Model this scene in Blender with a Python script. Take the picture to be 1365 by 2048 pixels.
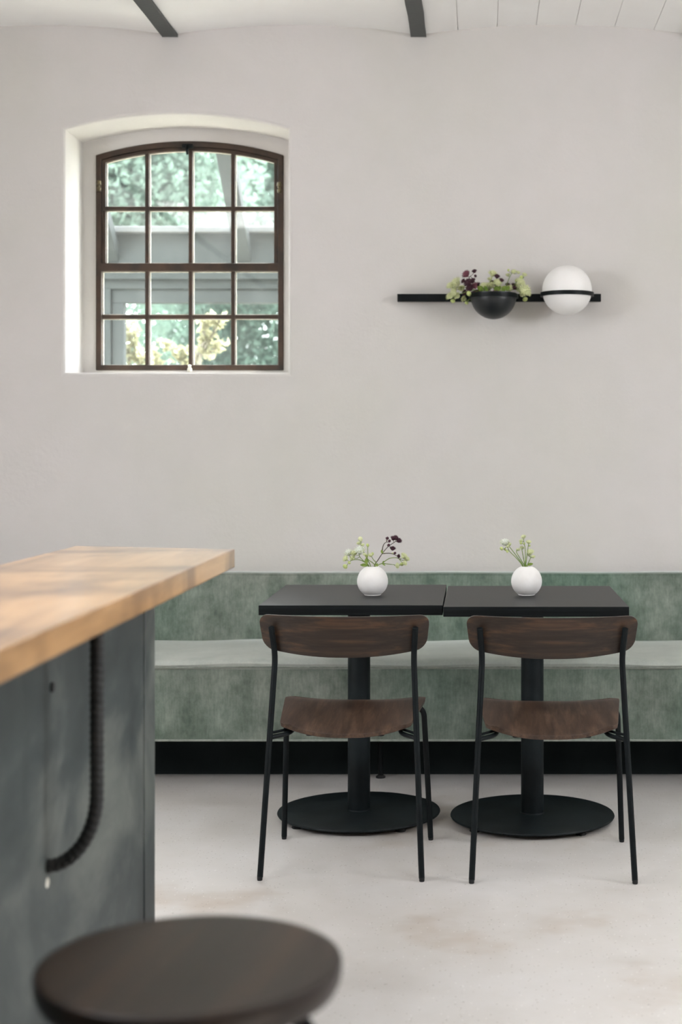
import bpy, bmesh, math, random
from mathutils import Vector, Matrix

for o in list(bpy.data.objects):
    bpy.data.objects.remove(o, do_unlink=True)
scene = bpy.context.scene
COL = scene.collection
PI = math.pi

# ------------------------------------------------------------------ camera
EYE = 1.262
cam_d = bpy.data.cameras.new('camera')
cam = bpy.data.objects.new('camera', cam_d)
COL.objects.link(cam)
cam.location = (0, 0, EYE)
cam.rotation_euler = (PI / 2, 0, 0)
cam_d.sensor_fit = 'HORIZONTAL'
cam_d.sensor_width = 24.0
cam_d.lens = 3000.0 / 1365.0 * 24.0
cam_d.shift_x = (682.5 - 960.0) / 1365.0
cam_d.shift_y = (890.0 - 1024.0) / 1365.0
cam_d.clip_start = 0.05
cam_d.clip_end = 200
cam_d.dof.use_dof = True
cam_d.dof.focus_distance = 4.75
cam_d.dof.aperture_fstop = 3.1
scene.camera = cam

# ------------------------------------------------------------------ world, sun, daylight at the windows, exposure
world = bpy.data.worlds.new('sky')
scene.world = world
world.use_nodes = True
wn = world.node_tree.nodes
bgn = wn['Background']
bgn.inputs['Color'].default_value = (0.925, 0.955, 1.0, 1)
bgn.inputs['Strength'].default_value = 20.0

sun_d = bpy.data.lights.new('sun', 'SUN')
sun_d.energy = 24.0; sun_d.color = (1.0, 0.96, 0.90); sun_d.angle = 0.02
sun = bpy.data.objects.new('sun', sun_d); COL.objects.link(sun)
sun.location = (6, 14, 14)
sun.rotation_euler = Vector((-0.15, -0.28, -0.948)).to_track_quat('-Z', 'Y').to_euler()

def portal(name, loc, aim, sx, sy):
    """opening through which the sky lights the room"""
    d = bpy.data.lights.new(name, 'AREA')
    d.shape = 'RECTANGLE'; d.size = sx; d.size_y = sy
    d.cycles.is_portal = True
    o = bpy.data.objects.new(name, d); COL.objects.link(o)
    o.location = loc
    o.rotation_euler = Vector(aim).to_track_quat('-Z', 'Y' if abs(aim[2]) > 0.5 else 'Z').to_euler()
    return o
WIN_L = (1.6, 3.2, 1.6, 2.5)          # y0, y1, z0, z1 of the window in the left wall
WIN_R = (2.4, 3.6, 1.5, 2.6)          # ... in the right wall
ROOF = [(-2.274, -1.317, 1.3, 2.5), (0.917, 1.885, 1.3, 2.3)]   # unseen rooflights, added to light the room from above: x0, x1, y0, y1
portal('sky_left', (-3.46, (WIN_L[0] + WIN_L[1]) / 2, (WIN_L[2] + WIN_L[3]) / 2), (1, 0, 0), WIN_L[1] - WIN_L[0], WIN_L[3] - WIN_L[2])
portal('sky_right', (3.66, (WIN_R[0] + WIN_R[1]) / 2, (WIN_R[2] + WIN_R[3]) / 2), (-1, 0, 0), WIN_R[1] - WIN_R[0], WIN_R[3] - WIN_R[2])
for x0_, x1_, y0_, y1_ in ROOF:
    portal('sky_roof', ((x0_ + x1_) / 2, (y0_ + y1_) / 2, 3.28), (0, 0, -1), x1_ - x0_, y1_ - y0_)
for dx_ in (0.0, 3.17):
    portal('sky_arched', (-1.252 + dx_, 6.57, 2.08), (0, -1, 0), 0.81, 0.99)

vs = scene.view_settings
vs.view_transform = 'Standard'
vs.look = 'None'
vs.exposure = 0.25
vs.gamma = 1.0
vs.use_curve_mapping = False
scene.cycles.use_denoising = True
scene.cycles.max_bounces = 10
scene.cycles.diffuse_bounces = 6
scene.cycles.transparent_max_bounces = 16

# ------------------------------------------------------------------ materials
def lin(v):
    v /= 255.0
    return v / 12.92 if v <= 0.04045 else ((v + 0.055) / 1.055) ** 2.4
def S(r, g, b):
    return (lin(r), lin(g), lin(b), 1.0)

def new_mat(name):
    m = bpy.data.materials.new(name)
    m.use_nodes = True
    nt = m.node_tree
    return m, nt, nt.nodes['Principled BSDF']

def noise_fac(nt, scale, stretch=(1, 1, 1), detail=4, rough=0.55, dist=0.0, coord='Object'):
    tc = nt.nodes.new('ShaderNodeTexCoord')
    mp = nt.nodes.new('ShaderNodeMapping')
    mp.inputs['Scale'].default_value = stretch
    nz = nt.nodes.new('ShaderNodeTexNoise')
    nz.inputs['Scale'].default_value = scale
    nz.inputs['Detail'].default_value = detail
    nz.inputs['Roughness'].default_value = rough
    nz.inputs['Distortion'].default_value = dist
    nt.links.new(tc.outputs[coord], mp.inputs['Vector'])
    nt.links.new(mp.outputs['Vector'], nz.inputs['Vector'])
    return nz.outputs['Fac'], mp

def ramp(nt, fac, stops):
    r = nt.nodes.new('ShaderNodeValToRGB')
    el = r.color_ramp.elements
    el[0].position, el[0].color = stops[0]
    el[1].position, el[1].color = stops[-1]
    for p, c in stops[1:-1]:
        e = el.new(p); e.color = c
    nt.links.new(fac, r.inputs['Fac'])
    return r.outputs['Color']

def mixc(nt, fac, a, b, mode='MIX'):
    n = nt.nodes.new('ShaderNodeMix')
    n.data_type = 'RGBA'; n.blend_type = mode
    if isinstance(fac, float): n.inputs[0].default_value = fac
    else: nt.links.new(fac, n.inputs[0])
    for s_, v in ((6, a), (7, b)):
        if isinstance(v, tuple): n.inputs[s_].default_value = v
        else: nt.links.new(v, n.inputs[s_])
    return n.outputs[2]

def add_bump(nt, bs, fac, strength, dist=0.002):
    b = nt.nodes.new('ShaderNodeBump')
    b.inputs['Strength'].default_value = strength
    b.inputs['Distance'].default_value = dist
    nt.links.new(fac, b.inputs['Height'])
    nt.links.new(b.outputs['Normal'], bs.inputs['Normal'])

def mat(name, c1, c2=None, scale=6, stretch=(1, 1, 1), rough=0.6, metal=0.0, spec=0.5, bump=0.0,
        bscale=90, bdist=0.002, detail=4, lo=0.35, hi=0.65, sheen=0.0, dist=0.0, coat=0.0):
    m, nt, bs = new_mat(name)
    c2 = c2 or c1
    f, _ = noise_fac(nt, scale, stretch, detail, dist=dist)
    nt.links.new(ramp(nt, f, [(lo, c1), (hi, c2)]), bs.inputs['Base Color'])
    bs.inputs['Roughness'].default_value = rough
    bs.inputs['Metallic'].default_value = metal
    bs.inputs['Specular IOR Level'].default_value = spec
    bs.inputs['Coat Weight'].default_value = coat
    if sheen:
        bs.inputs['Sheen Weight'].default_value = sheen
        bs.inputs['Sheen Roughness'].default_value = 0.4
    if bump:
        f2, _ = noise_fac(nt, bscale, stretch, 3)
        add_bump(nt, bs, f2, bump, bdist)
    return m

M = {}
def make_plaster():
    m, nt, bs = new_mat('limewashed_plaster')
    f, _ = noise_fac(nt, 0.9, detail=3)
    base = ramp(nt, f, [(0.30, S(205, 202, 196)), (0.5, S(207, 203, 200)), (0.70, S(210, 205, 203))])
    f2, _ = noise_fac(nt, 5.5, detail=6, rough=0.6)
    tone = ramp(nt, f2, [(0.25, (0.955, 0.96, 0.95, 1)), (0.75, (1, 1, 1, 1))])
    nt.links.new(mixc(nt, 1.0, base, tone, 'MULTIPLY'), bs.inputs['Base Color'])
    bs.inputs['Roughness'].default_value = 0.92
    bs.inputs['Specular IOR Level'].default_value = 0.2
    f3, _ = noise_fac(nt, 55, detail=5)
    add_bump(nt, bs, f3, 0.35, 0.003)
    return m
M['plaster'] = make_plaster()
M['ceiling'] = mat('white_ceiling_paint', S(242, 240, 238), S(245, 244, 242), scale=3, rough=0.9, spec=0.2, bump=0.2, bscale=40)

def make_floor():
    m, nt, bs = new_mat('polished_concrete')
    f, _ = noise_fac(nt, 1.1, detail=5, rough=0.6)
    base = ramp(nt, f, [(0.30, S(172, 158, 144)), (0.44, S(195, 190, 185)), (0.70, S(205, 202, 200))])
    f2, _ = noise_fac(nt, 11, detail=6, rough=0.65)
    tone = ramp(nt, f2, [(0.25, (0.90, 0.895, 0.88, 1)), (0.7, (1, 1, 1, 1))])
    c = mixc(nt, 1.0, base, tone, 'MULTIPLY')
    tc = nt.nodes.new('ShaderNodeTexCoord')
    def specks(scale, th, col, c):
        v = nt.nodes.new('ShaderNodeTexVoronoi')
        v.inputs['Scale'].default_value = scale
        nt.links.new(tc.outputs['Object'], v.inputs['Vector'])
        # only some cells carry a grain of aggregate
        sep = nt.nodes.new('ShaderNodeSeparateColor')
        nt.links.new(v.outputs['Color'], sep.inputs['Color'])
        d = nt.nodes.new('ShaderNodeMath'); d.operation = 'LESS_THAN'
        nt.links.new(v.outputs['Distance'], d.inputs[0]); d.inputs[1].default_value = th
        k = nt.nodes.new('ShaderNodeMath'); k.operation = 'GREATER_THAN'
        nt.links.new(sep.outputs['Red'], k.inputs[0]); k.inputs[1].default_value = 0.62
        mu = nt.nodes.new('ShaderNodeMath'); mu.operation = 'MULTIPLY'
        nt.links.new(d.outputs[0], mu.inputs[0]); nt.links.new(k.outputs[0], mu.inputs[1])
        m2 = nt.nodes.new('ShaderNodeMath'); m2.operation = 'MULTIPLY'
        nt.links.new(mu.outputs[0], m2.inputs[0]); m2.inputs[1].default_value = 0.55
        return mixc(nt, m2.outputs[0], c, col)
    c = specks(75, 0.16, S(132, 122, 110), c)
    c = specks(28, 0.07, S(96, 84, 72), c)
    c = specks(60, 0.12, S(232, 230, 226), c)
    nt.links.new(c, bs.inputs['Base Color'])
    r = ramp(nt, f2, [(0.3, (0.34, 0.34, 0.34, 1)), (0.7, (0.5, 0.5, 0.5, 1))])
    nt.links.new(r, bs.inputs['Roughness'])
    bs.inputs['Specular IOR Level'].default_value = 0.4
    f3, _ = noise_fac(nt, 40, detail=4)
    add_bump(nt, bs, f3, 0.08, 0.002)
    return m
M['floor'] = make_floor()

def make_wood(name, dark, mid, light, along, rough=0.45, ring=9.0, bump=0.12, coat=0.0, spec=0.4):
    m, nt, bs = new_mat(name)
    st = [14, 14, 14]; st['xyz'.index(along)] = 0.7
    f, mp = noise_fac(nt, ring / 3.0, tuple(st), detail=6, rough=0.62, dist=0.4)
    c = ramp(nt, f, [(0.30, dark), (0.52, mid), (0.74, light)])
    st2 = [90, 90, 90]; st2['xyz'.index(along)] = 3
    f2, _ = noise_fac(nt, 2.2, tuple(st2), detail=3)
    tone = ramp(nt, f2, [(0.35, (0.72, 0.70, 0.68, 1)), (0.62, (1, 1, 1, 1))])
    nt.links.new(mixc(nt, 1.0, c, tone, 'MULTIPLY'), bs.inputs['Base Color'])
    bs.inputs['Roughness'].default_value = rough
    bs.inputs['Coat Weight'].default_value = coat
    bs.inputs['Specular IOR Level'].default_value = spec
    if bump: add_bump(nt, bs, f2, bump, 0.0012)
    return m
M['chair_back'] = make_wood('dark_stained_oak_across', S(34, 26, 21), S(49, 38, 30), S(90, 62, 42), 'x', 0.42)
M['chair_seat'] = make_wood('dark_stained_oak_lengthways', S(48, 36, 29), S(72, 55, 44), S(100, 78, 62), 'y', 0.40)
M['stool_wood'] = make_wood('smoked_oak', S(24, 19, 16), S(36, 28, 23), S(54, 40, 30), 'y', 0.42, ring=4, bump=0.05, spec=0.28)
M['table_black'] = make_wood('black_stained_oak', S(9, 12, 13), S(14, 17, 18), S(27, 31, 32), 'x', 0.40, bump=0.3, spec=0.17)
M['black_metal'] = mat('black_powder_coat', S(8, 13, 15), S(13, 19, 21), scale=30, rough=0.45, spec=0.16, bump=0.05, bscale=400)
M['base_metal'] = mat('black_cast_plate', S(10, 16, 18), S(23, 30, 32), scale=9, rough=0.5, spec=0.17, bump=0.1, bscale=160, detail=7)
M['beam'] = mat('dark_green_beam_paint', S(30, 36, 34), S(40, 47, 44), scale=8, rough=0.42, bump=0.25, bscale=50)
M['plinth'] = mat('black_plinth_paint', S(24, 30, 30), S(32, 38, 38), scale=5, rough=0.8, spec=0.1)
M['rubber'] = mat('black_rubber', S(18, 18, 18), S(24, 24, 24), scale=20, rough=0.8)

def make_fabric(name, lit):
    m, nt, bs = new_mat(name)
    f, _ = noise_fac(nt, 1.0, detail=2)
    hue = ramp(nt, f, [(0.35, S(123, 129, 121)), (0.65, S(107, 126, 114))])
    f2, _ = noise_fac(nt, 9, (1, 1, 0.8), detail=8, rough=0.72)
    tone = ramp(nt, f2, [(0.36, (0.55, 0.61, 0.57, 1)), (0.66, (1.28, 1.25, 1.24, 1))])
    f3, _ = noise_fac(nt, 60, (2.2, 2.2, 0.35), detail=4)
    thread = ramp(nt, f3, [(0.3, (0.86, 0.86, 0.86, 1)), (0.7, (1.12, 1.12, 1.12, 1))])
    c = mixc(nt, 1.0, mixc(nt, 1.0, hue, tone, 'MULTIPLY'), thread, 'MULTIPLY')
    if lit > 1:  # lifts the colour as if lit from above
        c = mixc(nt, 0.65, mixc(nt, 1.0, c, (lit, lit * 0.97, lit * 0.98, 1), 'MULTIPLY'), S(178, 181, 176))
    nt.links.new(c, bs.inputs['Base Color'])
    bs.inputs['Roughness'].default_value = 0.95
    bs.inputs['Specular IOR Level'].default_value = 0.15
    bs.inputs['Sheen Weight'].default_value = 1.0
    bs.inputs['Sheen Roughness'].default_value = 0.25
    bs.inputs['Sheen Tint'].default_value = (0.9, 0.95, 0.92, 1)
    f4, _ = noise_fac(nt, 350, detail=2)
    add_bump(nt, bs, f4, 0.3, 0.002)
    return m
M['fabric'] = make_fabric('sage_velvet', 1.0)
M['fabric_seat'] = make_fabric('sage_velvet_lit_pale', 1.75)  # same velvet for the seat, with the light from above painted in
M['piping'] = mat('sage_piping_cord', S(128, 136, 126), S(150, 156, 147), scale=60, rough=0.9, sheen=0.4)

def make_bar_wood():
    m, nt, bs = new_mat('oiled_oak_slab')
    f, _ = noise_fac(nt, 2.0, (5, 0.8, 5), detail=5, rough=0.6, dist=0.6)
    c = ramp(nt, f, [(0.26, S(110, 78, 50)), (0.40, S(172, 130, 86)), (0.60, S(206, 160, 108)), (0.8, S(190, 143, 92))])
    f2, _ = noise_fac(nt, 1.6, (1.6, 1.6, 1.6), detail=3)
    knots = ramp(nt, f2, [(0.32, (0.42, 0.36, 0.33, 1)), (0.47, (1, 1, 1, 1))])
    f4, _ = noise_fac(nt, 2.1, (0.5, 1.7, 0.5), detail=3, dist=0.3)
    bands = ramp(nt, f4, [(0.36, (0.50, 0.44, 0.40, 1)), (0.44, (1, 1, 1, 1))])
    c = mixc(nt, 1.0, c, bands, 'MULTIPLY')
    nt.links.new(mixc(nt, 1.0, c, knots, 'MULTIPLY'), bs.inputs['Base Color'])
    bs.inputs['Roughness'].default_value = 0.30
    bs.inputs['Coat Weight'].default_value = 1.0
    bs.inputs['Coat Roughness'].default_value = 0.22
    f3, _ = noise_fac(nt, 6, (30, 2, 30), detail=3)
    add_bump(nt, bs, f3, 0.1, 0.001)
    return m
M['bar_wood'] = make_bar_wood()

def make_bar_panel():
    m, nt, bs = new_mat('smudged_dark_concrete')
    f, _ = noise_fac(nt, 2.8, (1, 0.75, 1.0), detail=6, rough=0.62, dist=0.4)
    c = ramp(nt, f, [(0.32, S(32, 39, 40)), (0.5, S(56, 63, 62)), (0.68, S(98, 102, 97))])
    nt.links.new(c, bs.inputs['Base Color'])
    bs.inputs['Roughness'].default_value = 0.55
    f3, _ = noise_fac(nt, 25, detail=5)
    add_bump(nt, bs, f3, 0.12, 0.002)
    return m
M['bar_panel'] = make_bar_panel()
M['rebar'] = mat('black_ribbed_steel', S(20, 21, 21), S(34, 34, 33), scale=40, rough=0.5, metal=0.3)
M['iron'] = mat('rusty_iron_paint', S(42, 33, 26), S(72, 52, 38), scale=14, rough=0.7, bump=0.3, bscale=90, detail=7, lo=0.3, hi=0.75)
M['putty'] = mat('old_white_putty', S(190, 186, 172), S(222, 219, 208), scale=60, rough=0.8)
M['brass'] = mat('tarnished_hinge_metal', S(58, 50, 36), S(120, 108, 78), scale=120, rough=0.6, metal=0.4)
M['vase'] = mat('white_matt_ceramic', S(220, 217, 213), S(228, 226, 223), scale=20, rough=0.75, spec=0.3, bump=0.05, bscale=150)
M['opal'] = mat('white_opal_glass', S(236, 233, 230), S(240, 238, 236), scale=3, rough=0.35, spec=0.4)
M['bowl'] = mat('black_satin_enamel', S(20, 24, 26), S(25, 29, 31), scale=4, rough=0.38)
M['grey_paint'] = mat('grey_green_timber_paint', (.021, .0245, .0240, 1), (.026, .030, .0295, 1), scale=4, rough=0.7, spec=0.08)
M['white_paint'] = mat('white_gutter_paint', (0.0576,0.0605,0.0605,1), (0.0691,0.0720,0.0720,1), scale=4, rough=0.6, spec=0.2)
M['stem_green'] = mat('flower_stem_green', S(96, 122, 52), S(134, 152, 78), scale=90, rough=0.6)
M['stem_maroon'] = mat('flower_stem_maroon', S(58, 44, 44), S(84, 76, 54), scale=60, rough=0.6)
M['leaf_green'] = mat('flower_leaf_green', S(92, 122, 44), S(140, 160, 74), scale=80, rough=0.55)
M['petal_cream'] = mat('petal_cream_green', S(198, 205, 152), S(226, 228, 188), scale=220, rough=0.7)
M['petal_white'] = mat('petal_white', S(214, 219, 206), S(236, 238, 230), scale=220, rough=0.7)
M['petal_lime'] = mat('petal_lime', S(168, 184, 104), S(204, 212, 146), scale=200, rough=0.7)
M['petal_maroon'] = mat('petal_maroon', S(52, 28, 40), S(86, 44, 58), scale=200, rough=0.7)
M['petal_pink'] = mat('petal_dusky_pink', S(112, 58, 74), S(150, 92, 104), scale=200, rough=0.7)

def leafmat(name, c1, c2, scale=3, trans=0.72):
    m, nt, bs = new_mat(name)
    f, _ = noise_fac(nt, scale, detail=2)
    c = ramp(nt, f, [(0.35, c1), (0.65, c2)])
    nt.links.new(c, bs.inputs['Base Color'])
    bs.inputs['Roughness'].default_value = 0.7
    tr = nt.nodes.new('ShaderNodeBsdfTranslucent')
    nt.links.new(c, tr.inputs['Color'])
    mx = nt.nodes.new('ShaderNodeMixShader')
    mx.inputs[0].default_value = trans
    nt.links.new(bs.outputs[0], mx.inputs[1]); nt.links.new(tr.outputs[0], mx.inputs[2])
    nt.links.new(mx.outputs[0], nt.nodes['Material Output'].inputs['Surface'])
    return m
M['tree_leaf'] = leafmat('pale_tree_leaf', (0.0945,0.1456,0.1142,1), (0.1338,0.1888,0.1534,1), 0.6)
M['tree_leaf_b'] = leafmat('soft_tree_leaf', (0.0866,0.1378,0.1080,1), (0.1219,0.1731,0.1415,1), 0.6)
M['shrub_leaf'] = leafmat('yellow_shrub_leaf', (0.2288,0.2184,0.1248,1), (0.3328,0.3224,0.2080,1), 6)
M['hedge_leaf'] = leafmat('hedge_leaf', (0.0429,0.0878,0.0429,1), (0.0780,0.1268,0.0663,1), 3)
M['bark'] = mat('pale_bark', (.10,.09,.07,1), (.14,.13,.10,1), scale=10, rough=0.9)
M['lawn'] = mat('pale_gravel', S(168, 166, 152), S(186, 182, 168), scale=2, rough=0.95)
M['exterior_wall'] = mat('exterior_render', S(176, 170, 160), S(190, 184, 174), scale=2, rough=0.95)

def make_glass():
    m, nt, bs = new_mat('dusty_old_glass')
    nt.nodes.remove(bs)
    out = nt.nodes['Material Output']
    t = nt.nodes.new('ShaderNodeBsdfTransparent'); t.inputs['Color'].default_value = (0.95, 0.975, 0.965, 1)
    g = nt.nodes.new('ShaderNodeBsdfGlossy'); g.inputs['Roughness'].default_value = 0.03
    tr = nt.nodes.new('ShaderNodeBsdfTranslucent'); tr.inputs['Color'].default_value = (0.9, 0.93, 0.92, 1)
    f, _ = noise_fac(nt, 7, detail=6, rough=0.7)
    dust = ramp(nt, f, [(0.35, (0.003, 0.003, 0.003, 1)), (0.75, (0.009, 0.009, 0.009, 1))])
    m1 = nt.nodes.new('ShaderNodeMixShader')
    nt.links.new(dust, m1.inputs[0])
    nt.links.new(t.outputs[0], m1.inputs[1]); nt.links.new(tr.outputs[0], m1.inputs[2])
    m2 = nt.nodes.new('ShaderNodeMixShader'); m2.inputs[0].default_value = 0.05
    nt.links.new(m1.outputs[0], m2.inputs[1]); nt.links.new(g.outputs[0], m2.inputs[2])
    nt.links.new(m2.outputs[0], out.inputs['Surface'])
    return m
M['glass'] = make_glass()

# ------------------------------------------------------------------ builders
def tag(o, label=None, cat=None, group=None, kind=None):
    if label: o['label'] = label
    if cat: o['category'] = cat
    if group: o['group'] = group
    if kind: o['kind'] = kind
    return o

def empty(name, loc=(0, 0, 0), rz=0.0):
    o = bpy.data.objects.new(name, None)
    o.empty_display_size = 0.05
    COL.objects.link(o)
    o.location = loc; o.rotation_euler = (0, 0, rz)
    return o

def obj(name, bm, m, parent=None, smooth=False, bevel=0.0, sub=0, loc=None, rz=None):
    bmesh.ops.recalc_face_normals(bm, faces=bm.faces[:])
    me = bpy.data.meshes.new(name)
    bm.to_mesh(me); bm.free()
    me.materials.append(M[m])
    if smooth:
        me.polygons.foreach_set('use_smooth', [True] * len(me.polygons))
    o = bpy.data.objects.new(name, me)
    COL.objects.link(o)
    if parent: o.parent = parent
    if loc: o.location = loc
    if rz is not None: o.rotation_euler = (0, 0, rz)
    if bevel:
        b = o.modifiers.new('bevel', 'BEVEL'); b.width = bevel; b.segments = 3
        b.limit_method = 'ANGLE'; b.angle_limit = math.radians(40)
    if sub:
        s_ = o.modifiers.new('sub', 'SUBSURF'); s_.levels = sub; s_.render_levels = sub
    if smooth or bevel:
        try:
            me.set_sharp_from_angle(angle=math.radians(38))
            if bevel: me.polygons.foreach_set('use_smooth', [True] * len(me.polygons))
        except Exception:
            pass
    return o

def BM(): return bmesh.new()

def box(bm, x0, x1, y0, y1, z0, z1):
    v = [bm.verts.new((x, y, z)) for z in (z0, z1) for y in (y0, y1) for x in (x0, x1)]
    for f in ((0, 1, 3, 2), (4, 6, 7, 5), (0, 4, 5, 1), (2, 3, 7, 6), (0, 2, 6, 4), (1, 5, 7, 3)):
        bm.faces.new([v[i] for i in f])
    return bm

def tube(bm, pts, r, seg=10, cap=True, rfun=None):
    pts = [Vector(p) for p in pts]
    n = len(pts)
    rs = r if isinstance(r, (list, tuple)) else [r] * n
    t0 = (pts[1] - pts[0]).normalized()
    up = Vector((0, 0, 1)) if abs(t0.z) < 0.9 else Vector((0, 1, 0))
    nrm = t0.cross(up).normalized()
    rings = []
    for i in range(n):
        t = (pts[min(i + 1, n - 1)] - pts[max(i - 1, 0)]).normalized()
        nrm = (nrm - t * nrm.dot(t)).normalized()
        b = t.cross(nrm)
        ring = []
        for k in range(seg):
            a = 2 * PI * k / seg
            rr = rs[i] if rfun is None else rfun(i, a)
            ring.append(bm.verts.new(pts[i] + (nrm * math.cos(a) + b * math.sin(a)) * rr))
        rings.append(ring)
    for i in range(n - 1):
        for k in range(seg):
            bm.faces.new((rings[i][k], rings[i][(k + 1) % seg], rings[i + 1][(k + 1) % seg], rings[i + 1][k]))
    if cap:
        bm.faces.new(rings[0][::-1]); bm.faces.new(rings[-1])
    return bm

def smooth_path(pts, n=6):
    """Catmull-Rom through the points."""
    P = [Vector(p) for p in pts]
    P = [P[0] * 2 - P[1]] + P + [P[-1] * 2 - P[-2]]
    out = []
    for i in range(1, len(P) - 2):
        a, b, c, d = P[i - 1], P[i], P[i + 1], P[i + 2]
        for k in range(n):
            t = k / n
            out.append(0.5 * ((2 * b) + (c - a) * t + (2 * a - 5 * b + 4 * c - d) * t * t + (3 * b - a - 3 * c + d) * t ** 3))
    out.append(P[-2])
    return out

def fillet(pts, r, n=6):
    """Straight polyline whose inner corners are rounded."""
    P = [Vector(p) for p in pts]
    out = [P[0]]
    for i in range(1, len(P) - 1):
        d0 = (P[i - 1] - P[i]); d1 = (P[i + 1] - P[i])
        q = min(r, d0.length * 0.45, d1.length * 0.45)
        a = P[i] + d0.normalized() * q; b = P[i] + d1.normalized() * q
        for k in range(n + 1):
            t = k / n
            out.append(a * (1 - t) ** 2 + P[i] * 2 * t * (1 - t) + b * t * t)
    out.append(P[-1])
    return out

def lathe(bm, prof, seg=40, c=(0, 0, 0)):
    rings = []
    for r, z in prof:
        if r < 1e-6:
            rings.append([bm.verts.new((c[0], c[1], c[2] + z))])
        else:
            rings.append([bm.verts.new((c[0] + r * math.cos(2 * PI * k / seg), c[1] + r * math.sin(2 * PI * k / seg), c[2] + z)) for k in range(seg)])
    for a, b in zip(rings, rings[1:]):
        for k in range(seg):
            k2 = (k + 1) % seg
            if len(a) == 1 and len(b) == 1: continue
            if len(a) == 1: bm.faces.new((a[0], b[k], b[k2]))
            elif len(b) == 1: bm.faces.new((a[k], a[k2], b[0]))
            else: bm.faces.new((a[k], a[k2], b[k2], b[k]))
    return bm

def slab_grid(bm, top, bot):
    """Closed slab from two equal grids of points."""
    R, C = len(top), len(top[0])
    T = [[bm.verts.new(p) for p in row] for row in top]
    B = [[bm.verts.new(p) for p in row] for row in bot]
    for i in range(R - 1):
        for j in range(C - 1):
            bm.faces.new((T[i][j], T[i][j + 1], T[i + 1][j + 1], T[i + 1][j]))
            bm.faces.new((B[i][j], B[i + 1][j], B[i + 1][j + 1], B[i][j + 1]))
    for j in range(C - 1):
        bm.faces.new((T[0][j], B[0][j], B[0][j + 1], T[0][j + 1]))
        bm.faces.new((T[-1][j + 1], B[-1][j + 1], B[-1][j], T[-1][j]))
    for i in range(R - 1):
        bm.faces.new((T[i + 1][0], B[i + 1][0], B[i][0], T[i][0]))
        bm.faces.new((T[i][-1], B[i][-1], B[i + 1][-1], T[i + 1][-1]))
    return bm

def copy_tree(o, parent=None):
    c = o.copy(); COL.objects.link(c)
    c.parent = parent
    for ch in [x for x in bpy.data.objects if x.parent == o]:
        copy_tree(ch, c)
    return c

# ------------------------------------------------------------------ the room
WY = 6.2                     # inner face of the wall behind the bench
XL, XR, YF = -3.2, 3.4, -3.0
ZT = 3.12

fl = obj('floor', box(BM(), XL, XR, YF, WY, -0.1, 0.0), 'floor')
tag(fl, 'pale speckled polished concrete floor with warm stains', kind='structure')

# arched opening ----------------------------------------------------------
def arch_outline(xl, xr, zb, zs, za, n=24, off=0.0):
    """closed outline: bottom left -> bottom right -> up right -> arch to the left; off grows it outward"""
    hw = (xr - xl) / 2; xc = (xl + xr) / 2; rise = za - zs
    R = (hw * hw + rise * rise) / (2 * rise); zc = za - R
    a0 = math.asin(hw / R)
    pts = [(xl - off, zb - off), (xr + off, zb - off)]
    Ro = R + off
    hwo = hw + off
    a1 = math.asin(min(0.999, hwo / Ro))
    for k in range(n + 1):
        a = a1 - 2 * a1 * k / n
        pts.append((xc + Ro * math.sin(a), zc + Ro * math.cos(a)))
    return pts

OPEN = dict(xl=-1.715, xr=-0.7915, zb=1.5617, zs=2.566, za=2.630)
FRM = dict(xl=-1.657, xr=-0.847, zb=1.584, zs=2.512, za=2.573)
D2X = 3.17                   # the next window of the row stands this far to the right
SHY = 6.48                   # shoulder the iron frame is set in

def wall_with_windows():
    bm = BM()
    spans = [(XL, 0.33, 0.0), (0.33, XR, D2X)]
    for x0, x1, dx in spans:
        P0 = [(x + dx, z) for x, z in arch_outline(**OPEN, off=0.016)]
        rings = [([(x, z) for x, z in P0], WY)]
        for off, y in ((0.0075, WY + 0.002), (0.002, WY + 0.0075), (0.0, WY + 0.016), (0.0, SHY)):
            rings.append(([(x + dx, z) for x, z in arch_outline(**OPEN, off=off)], y))
        fr = [(x + dx, z) for x, z in arch_outline(**FRM, off=-0.004)]
        rings.append((fr, SHY)); rings.append((fr, SHY + 0.06))
        V = [[bm.verts.new((x, y, z)) for x, z in pts] for pts, y in rings]
        n = len(P0)
        for a, b in zip(V, V[1:]):
            for k in range(n):
                bm.faces.new((a[k], a[(k + 1) % n], b[(k + 1) % n], b[k]))
        # flat inner face around the opening
        xl, zb = P0[0]; xr = P0[1][0]
        def q(*pts): bm.faces.new([bm.verts.new((x, WY, z)) for x, z in pts])
        q((x0, 0), (xl, 0), (xl, ZT), (x0, ZT))
        q((xr, 0), (x1, 0), (x1, ZT), (xr, ZT))
        q((xl, 0), (xr, 0), (xr, zb), (xl, zb))
        for k in range(2, n - 1):
            (ax, az), (bx, bz) = P0[k], P0[k + 1]
            q((ax, az), (ax, ZT), (bx, ZT), (bx, bz))
    bmesh.ops.remove_doubles(bm, verts=bm.verts[:], dist=1e-5)
    w = obj('wall_back', bm, 'plaster')
    tag(w, 'limewashed greige plaster wall with a deep arched window recess', kind='structure')
    # outer leaf of the same wall
    bm = BM()
    for x0, x1, dx in spans:
        fr = [(x + dx, z) for x, z in arch_outline(**FRM, off=-0.002)]
        n = len(fr); y = SHY + 0.06
        xl, zb = fr[0]; xr = fr[1][0]
        def q(*pts): bm.faces.new([bm.verts.new((x, y, z)) for x, z in pts])
        q((x0, 0), (xl, 0), (xl, ZT), (x0, ZT)); q((xr, 0), (x1, 0), (x1, ZT), (xr, ZT))
        q((xl, 0), (xr, 0), (xr, zb), (xl, zb))
        for k in range(2, n - 1):
            (ax, az), (bx, bz) = fr[k], fr[k + 1]
            q((ax, az), (ax, ZT), (bx, ZT), (bx, bz))
    obj('outer_render', bm, 'exterior_wall', parent=w)
wall_with_windows()

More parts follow.
